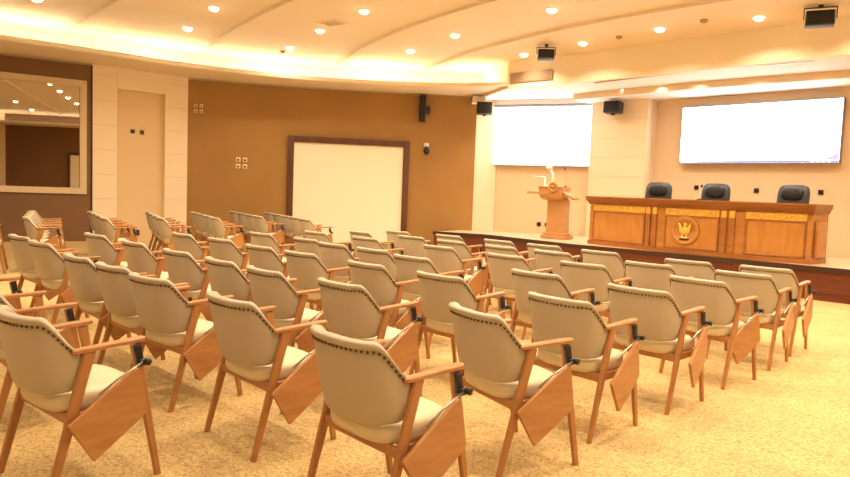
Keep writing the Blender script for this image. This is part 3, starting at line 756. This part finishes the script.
def make_chair():
    o = thing('audience_chair', '', 'chair', (0, 0, 0), 0, 'beige tablet chairs in rows')
    bk = back_mesh().build('backrest', 'vinyl', o)
    nm = MB()
    us = [-.97 + 1.94 * i / 400 for i in range(401)]; ps_ = [shell_point(u, .885, .001) for u in us]; acc = 0; last = ps_[0]
    for c, pv in zip(ps_, [ps_[0]] + ps_[:-1]):
        acc += (c - pv).length
        if acc >= .0235:
            acc = 0; n_ = Vector((c.x, (c.y + .05) * 1.2, 0)).normalized(); nm.ball(c + n_ * .001, .0072, 6)
    nm.build('nailhead_trim', 'nail', bk)
    # cushion
    loops = []; n = 28
    for z, s_ in ((.375, .90), (.385, .97), (.405, 1.0), (.435, 1.0), (.452, .985), (.462, .93), (.467, .8), (.469, .4)):
        lp_ = []
        for k in range(n):
            a = 2 * PI * k / n; ca, sa = math.cos(a), math.sin(a)
            x = .243 * s_ * sup(ca, .55); y = .055 + .205 * s_ * sup(sa, .6)
            if y < .0: x *= 1 - .10 * min(1, -y / .2)
            lp_.append((x, y, z + .012 * max(0, y)))
        loops.append(lp_)
    MB().loft(loops, True).build('seat', 'vinyl_lit', o)
    # seat frame rails
    f = MB()
    for s_ in (-1, 1): f.beam((s_ * .234, -.095, .358), (s_ * .236, .235, .362), (.028, .05), side=Vector((1, 0, 0)))
    f.beam((-.25, -.088, .358), (.25, -.088, .358), (.026, .046), side=Vector((0, 1, 0)))
    f.beam((-.25, .225, .360), (.25, .225, .360), (.028, .05), side=Vector((0, 1, 0)))
    f.beam((-.24, .02, .35), (.24, .02, .35), (.04, .03), side=Vector((0, 1, 0)))
    f.build('seat_frame', 'wood', o)
    for s_ in (-1, 1):
        x = s_ * LW
        MB().beam((x, .312, .0), (x, .195, ZA - .02), (.024, .030), (.028, .046)).build('leg', 'wood', o)
        MB().beam((x, -.185, .0), (x, -.012, ZA - .02), (.024, .030), (.030, .054)).build('leg', 'wood', o)
        # armrest: flat, a little wider at the front, lifting slightly
        loops = []
        for y, w_, z in ((-.085, .020, ZA - .014), (-.072, .034, ZA - .013), (-.03, .042, ZA - .010), (.10, .047, ZA - .004), (.20, .050, ZA), (.228, .044, ZA + .001), (.240, .028, ZA + .001)):
            hw = w_ / 2; t = .011
            loops.append([(x - hw, y, z - t + .004), (x - hw + .006, y, z - t), (x + hw - .006, y, z - t), (x + hw, y, z - t + .004), (x + hw, y, z + t - .005), (x + hw - .007, y, z + t), (x - hw + .007, y, z + t), (x - hw, y, z + t - .005)])
        MB().loft(loops, True, False).build('armrest', 'wood', o)
    # bracket under the right arm and the folded writing tablet hanging outside the legs
    br = MB(); br.box((LW + .024, .200, .606), (.018, .034, .085), .005, rot=Matrix.Rotation(.2, 3, 'X')); br.box((LW + .034, .214, .568), (.026, .042, .032), .008)
    br = br.build('tablet_bracket', 'black', o)
    MB().tube([(LW + .03, .218, .575), (LW + .052, .222, .573), (LW + .054, .222, .573), (LW + .072, .224, .574)], [.009, .009, .014, .016], 12).build('knob', 'black', br)
    MB().tube([(LW + .045, .21, .57), (LW + .030, .10, .508), (LW + .028, .02, .455)], .0055, 8).build('support_rod', 'steel', o)
    tb = MB(); hinge = Vector((LW + .050, .19, .56))
    A, B, Cc, D = [Vector((0, y - .19, z - .56)) for y, z in ((.185, .562), (-.125, .352), (-.015, .170), (.228, .335))]
    # rounded board outline
    out = []
    for P, Pp, Pn_, r in ((A, D, B, .03), (B, A, Cc, .006), (Cc, B, D, .006), (D, Cc, A, .03)):
        a_ = P + (Pp - P).normalized() * r; b_ = P + (Pn_ - P).normalized() * r
        for q in (0, .33, .67, 1): out.append(a_.lerp(P, q).lerp(P.lerp(b_, q), q))
    loops = [[Vector((dx, v.y * s_ + (1 - s_) * 0, v.z * s_)) for v in out] for dx, s_ in ((-.010, .985), (-.008, 1), (.007, 1), (.010, .985))]
    cen = sum(out, Vector()) / len(out)
    loops = [[Vector((dx, cen.y + (v.y - cen.y) * s_, cen.z + (v.z - cen.z) * s_)) for v in out] for dx, s_ in ((-.010, .985), (-.008, 1), (.007, 1), (.010, .985))]
    t = tb.loft(loops, True, False).build('writing_tablet', 'board', o); t.location = hinge
    return o
proto = make_chair()
used = False
XL, YL, ZL = -.236, -.196, .803
def chair_from_L(px, py, yaw):
    p = at_z(px, py, ZL); ca, sa = math.cos(yaw), math.sin(yaw)
    return p.x - (XL * ca + YL * sa), p.y - (-XL * sa + YL * ca)
def place_chair(x, y, yaw, label, group, tab=0, tilt=0):
    global used
    if used: o = copy_tree(proto)
    else: o = proto; used = True
    o.location = (x, y, 0); o.rotation_euler = (0, 0, -yaw); o['label'] = label; o['group'] = group
    for ch in o.children:
        if ch.name.startswith('writing_tablet'): ch.rotation_euler = (0, tilt, tab)
    return o
# seen top-left corners of the chair backs, row by row from the stage, right to left
SEEN = {
 1: [(740, 264.8), (662.8, 258.5), (580.6, 249.3), (527.5, 243.3), (484.7, 238.9), (436.8, 234.0), (382.9, 230.2)],
 2: [(714, 270), (622.5, 261), (535, 249.5), (485, 244.4), (436.8, 239.4), (399.5, 234.9), (347.7, 230.3)],
 3: [(671, 275), (560, 260.7), (485.5, 252.8), (424, 244.3), (352.8, 236.0), (305, 230.5)],
 4: [(608, 284.5), (509, 269.1), (389, 254.2), (351.3, 246.2), (323.4, 242.3), (299, 237.2), (252.7, 231.5)],
 5: [(527, 292), (416.4, 271), (347.5, 260), (284.8, 250), (246, 243.9), (209.9, 237.2), (173, 232.2)],
 6: [(450.5, 301.8), (320, 277.6), (246, 265.7), (205.7, 256.7), (163.8, 248.3), (124, 239.9), (85.5, 232.7)],
 7: [(310.5, 326), (208.6, 290.6), (130, 272.6), (96.4, 262), (64.6, 253.3), (34.4, 239.9), (15.1, 234)]}
FIT = {(7, 0): (-2.125, 1.856, .031), (6, 0): (-2.167, 2.757, .276), (5, 0): (-2.204, 3.51, .052), (4, 0): (-2.147, 4.358, .043), (3, 0): (-2.133, 5.296, .115),
       (7, 1): (-3.181, 1.918, .019), (7, 2): (-4.159, 1.88, -.091)}
TAB = {(3, 0): -.20, (2, 0): .06, (1, 0): .06, (4, 0): .16, (5, 0): .10, (7, 0): .0, (6, 0): 0}
for r, L in SEEN.items():
    P = []
    for c, q in enumerate(L):
        if (r, c) in FIT: P.append(list(FIT[(r, c)]))
        else:
            yw = random.uniform(-.04, .06); P.append([*chair_from_L(*q, yw), yw])
    my = sum(p[1] for p in P) / len(P)
    for c, p in enumerate(P):
        if (r, c) not in FIT: p[1] = my + (p[1] - my) * .7
    for it in range(30):                                   # no two neighbours closer than their arms allow
        for i in range(len(P) - 1):
            gap = P[i][0] - P[i + 1][0]
            if gap < .66:
                e = (.66 - gap) / 2; P[i][0] += e * (0 if i == 0 else 1); P[i + 1][0] -= e
    for c, p in enumerate(P):
        lab = 'beige studded tablet-arm chair, %s from the right in %s row from the stage' % (ORD[c + 1], ORD[r])
        if (r, c) == (7, 0): lab = 'beige studded tablet-arm chair in bottom centre foreground, right end of seventh row'
        place_chair(*p, lab, 'beige tablet chairs in the main block of rows', TAB.get((r, c), random.uniform(-.08, .08)))
place_chair(-3.31, .967, -.117, 'beige studded tablet-arm chair cut by the left edge, nearest the viewer', 'beige tablet chairs in the rearmost row', .0)
for tx, ty, lab in ((75.3, 303, 'beige studded tablet-arm chair half cut by left edge, just beyond the nearest left chair'), (18.5, 277, 'mostly cropped tablet-arm chair at left edge, only its wooden arm showing')):
    p = at_z(tx, ty, ZA + .01); place_chair(p.x - .262, p.y - .24, -.04, lab, 'beige tablet chairs in the rearmost row', random.uniform(-.05, .05))
# block of chairs along the curved wall, turned towards the stage
YB = .28
BLOCK = [((29, 216.3), (33, 211), 4), ((104, 216.8), (91, 211), 4), ((159, 216.8), (148, 211.5), 4), ((212, 216.8), (190, 211), 4), ((255, 215.4), (232, 211.2), 4), ((301, 218.3), (268, 212.6), 5)]
for rowid, (qa, qb, n) in enumerate(BLOCK, 1):
    a_ = Vector(chair_from_L(*qa, YB)); b_ = Vector(chair_from_L(*qb, YB)); d = (b_ - a_).normalized()
    sp_c = min(.68, max(.645, (b_ - a_).length / (n - 1)))
    for i in range(n):
        p = a_ + d * sp_c * i
        place_chair(p.x, p.y, YB + random.uniform(-.03, .03), 'beige tablet-arm chair, %s from the aisle in %s short row from left along side wall' % (ORD[i + 1], ORD[rowid]), 'beige tablet chairs along the side wall', random.uniform(-.08, .08))
p = at_z(-1.5, 227, ZA); ca, sa = math.cos(YB), math.sin(YB)
place_chair(p.x - (.262 * ca + .24 * sa), p.y - (-.262 * sa + .24 * ca), YB, 'dark-legged tablet chair at the far left edge, only its arm and legs showing', 'beige tablet chairs along the side wall')

# ------------------------------------------------------------------ world and view
w = bpy.data.worlds.new('world'); S.world = w; w.use_nodes = True
w.node_tree.nodes['Background'].inputs[0].default_value = (.9, .8, .65, 1); w.node_tree.nodes['Background'].inputs[1].default_value = .05
S.view_settings.view_transform = 'Standard'; S.view_settings.look = 'None'
S.view_settings.gamma = 1; S.view_settings.exposure = 0.45
try: S.view_settings.use_curve_mapping = False
except Exception: pass
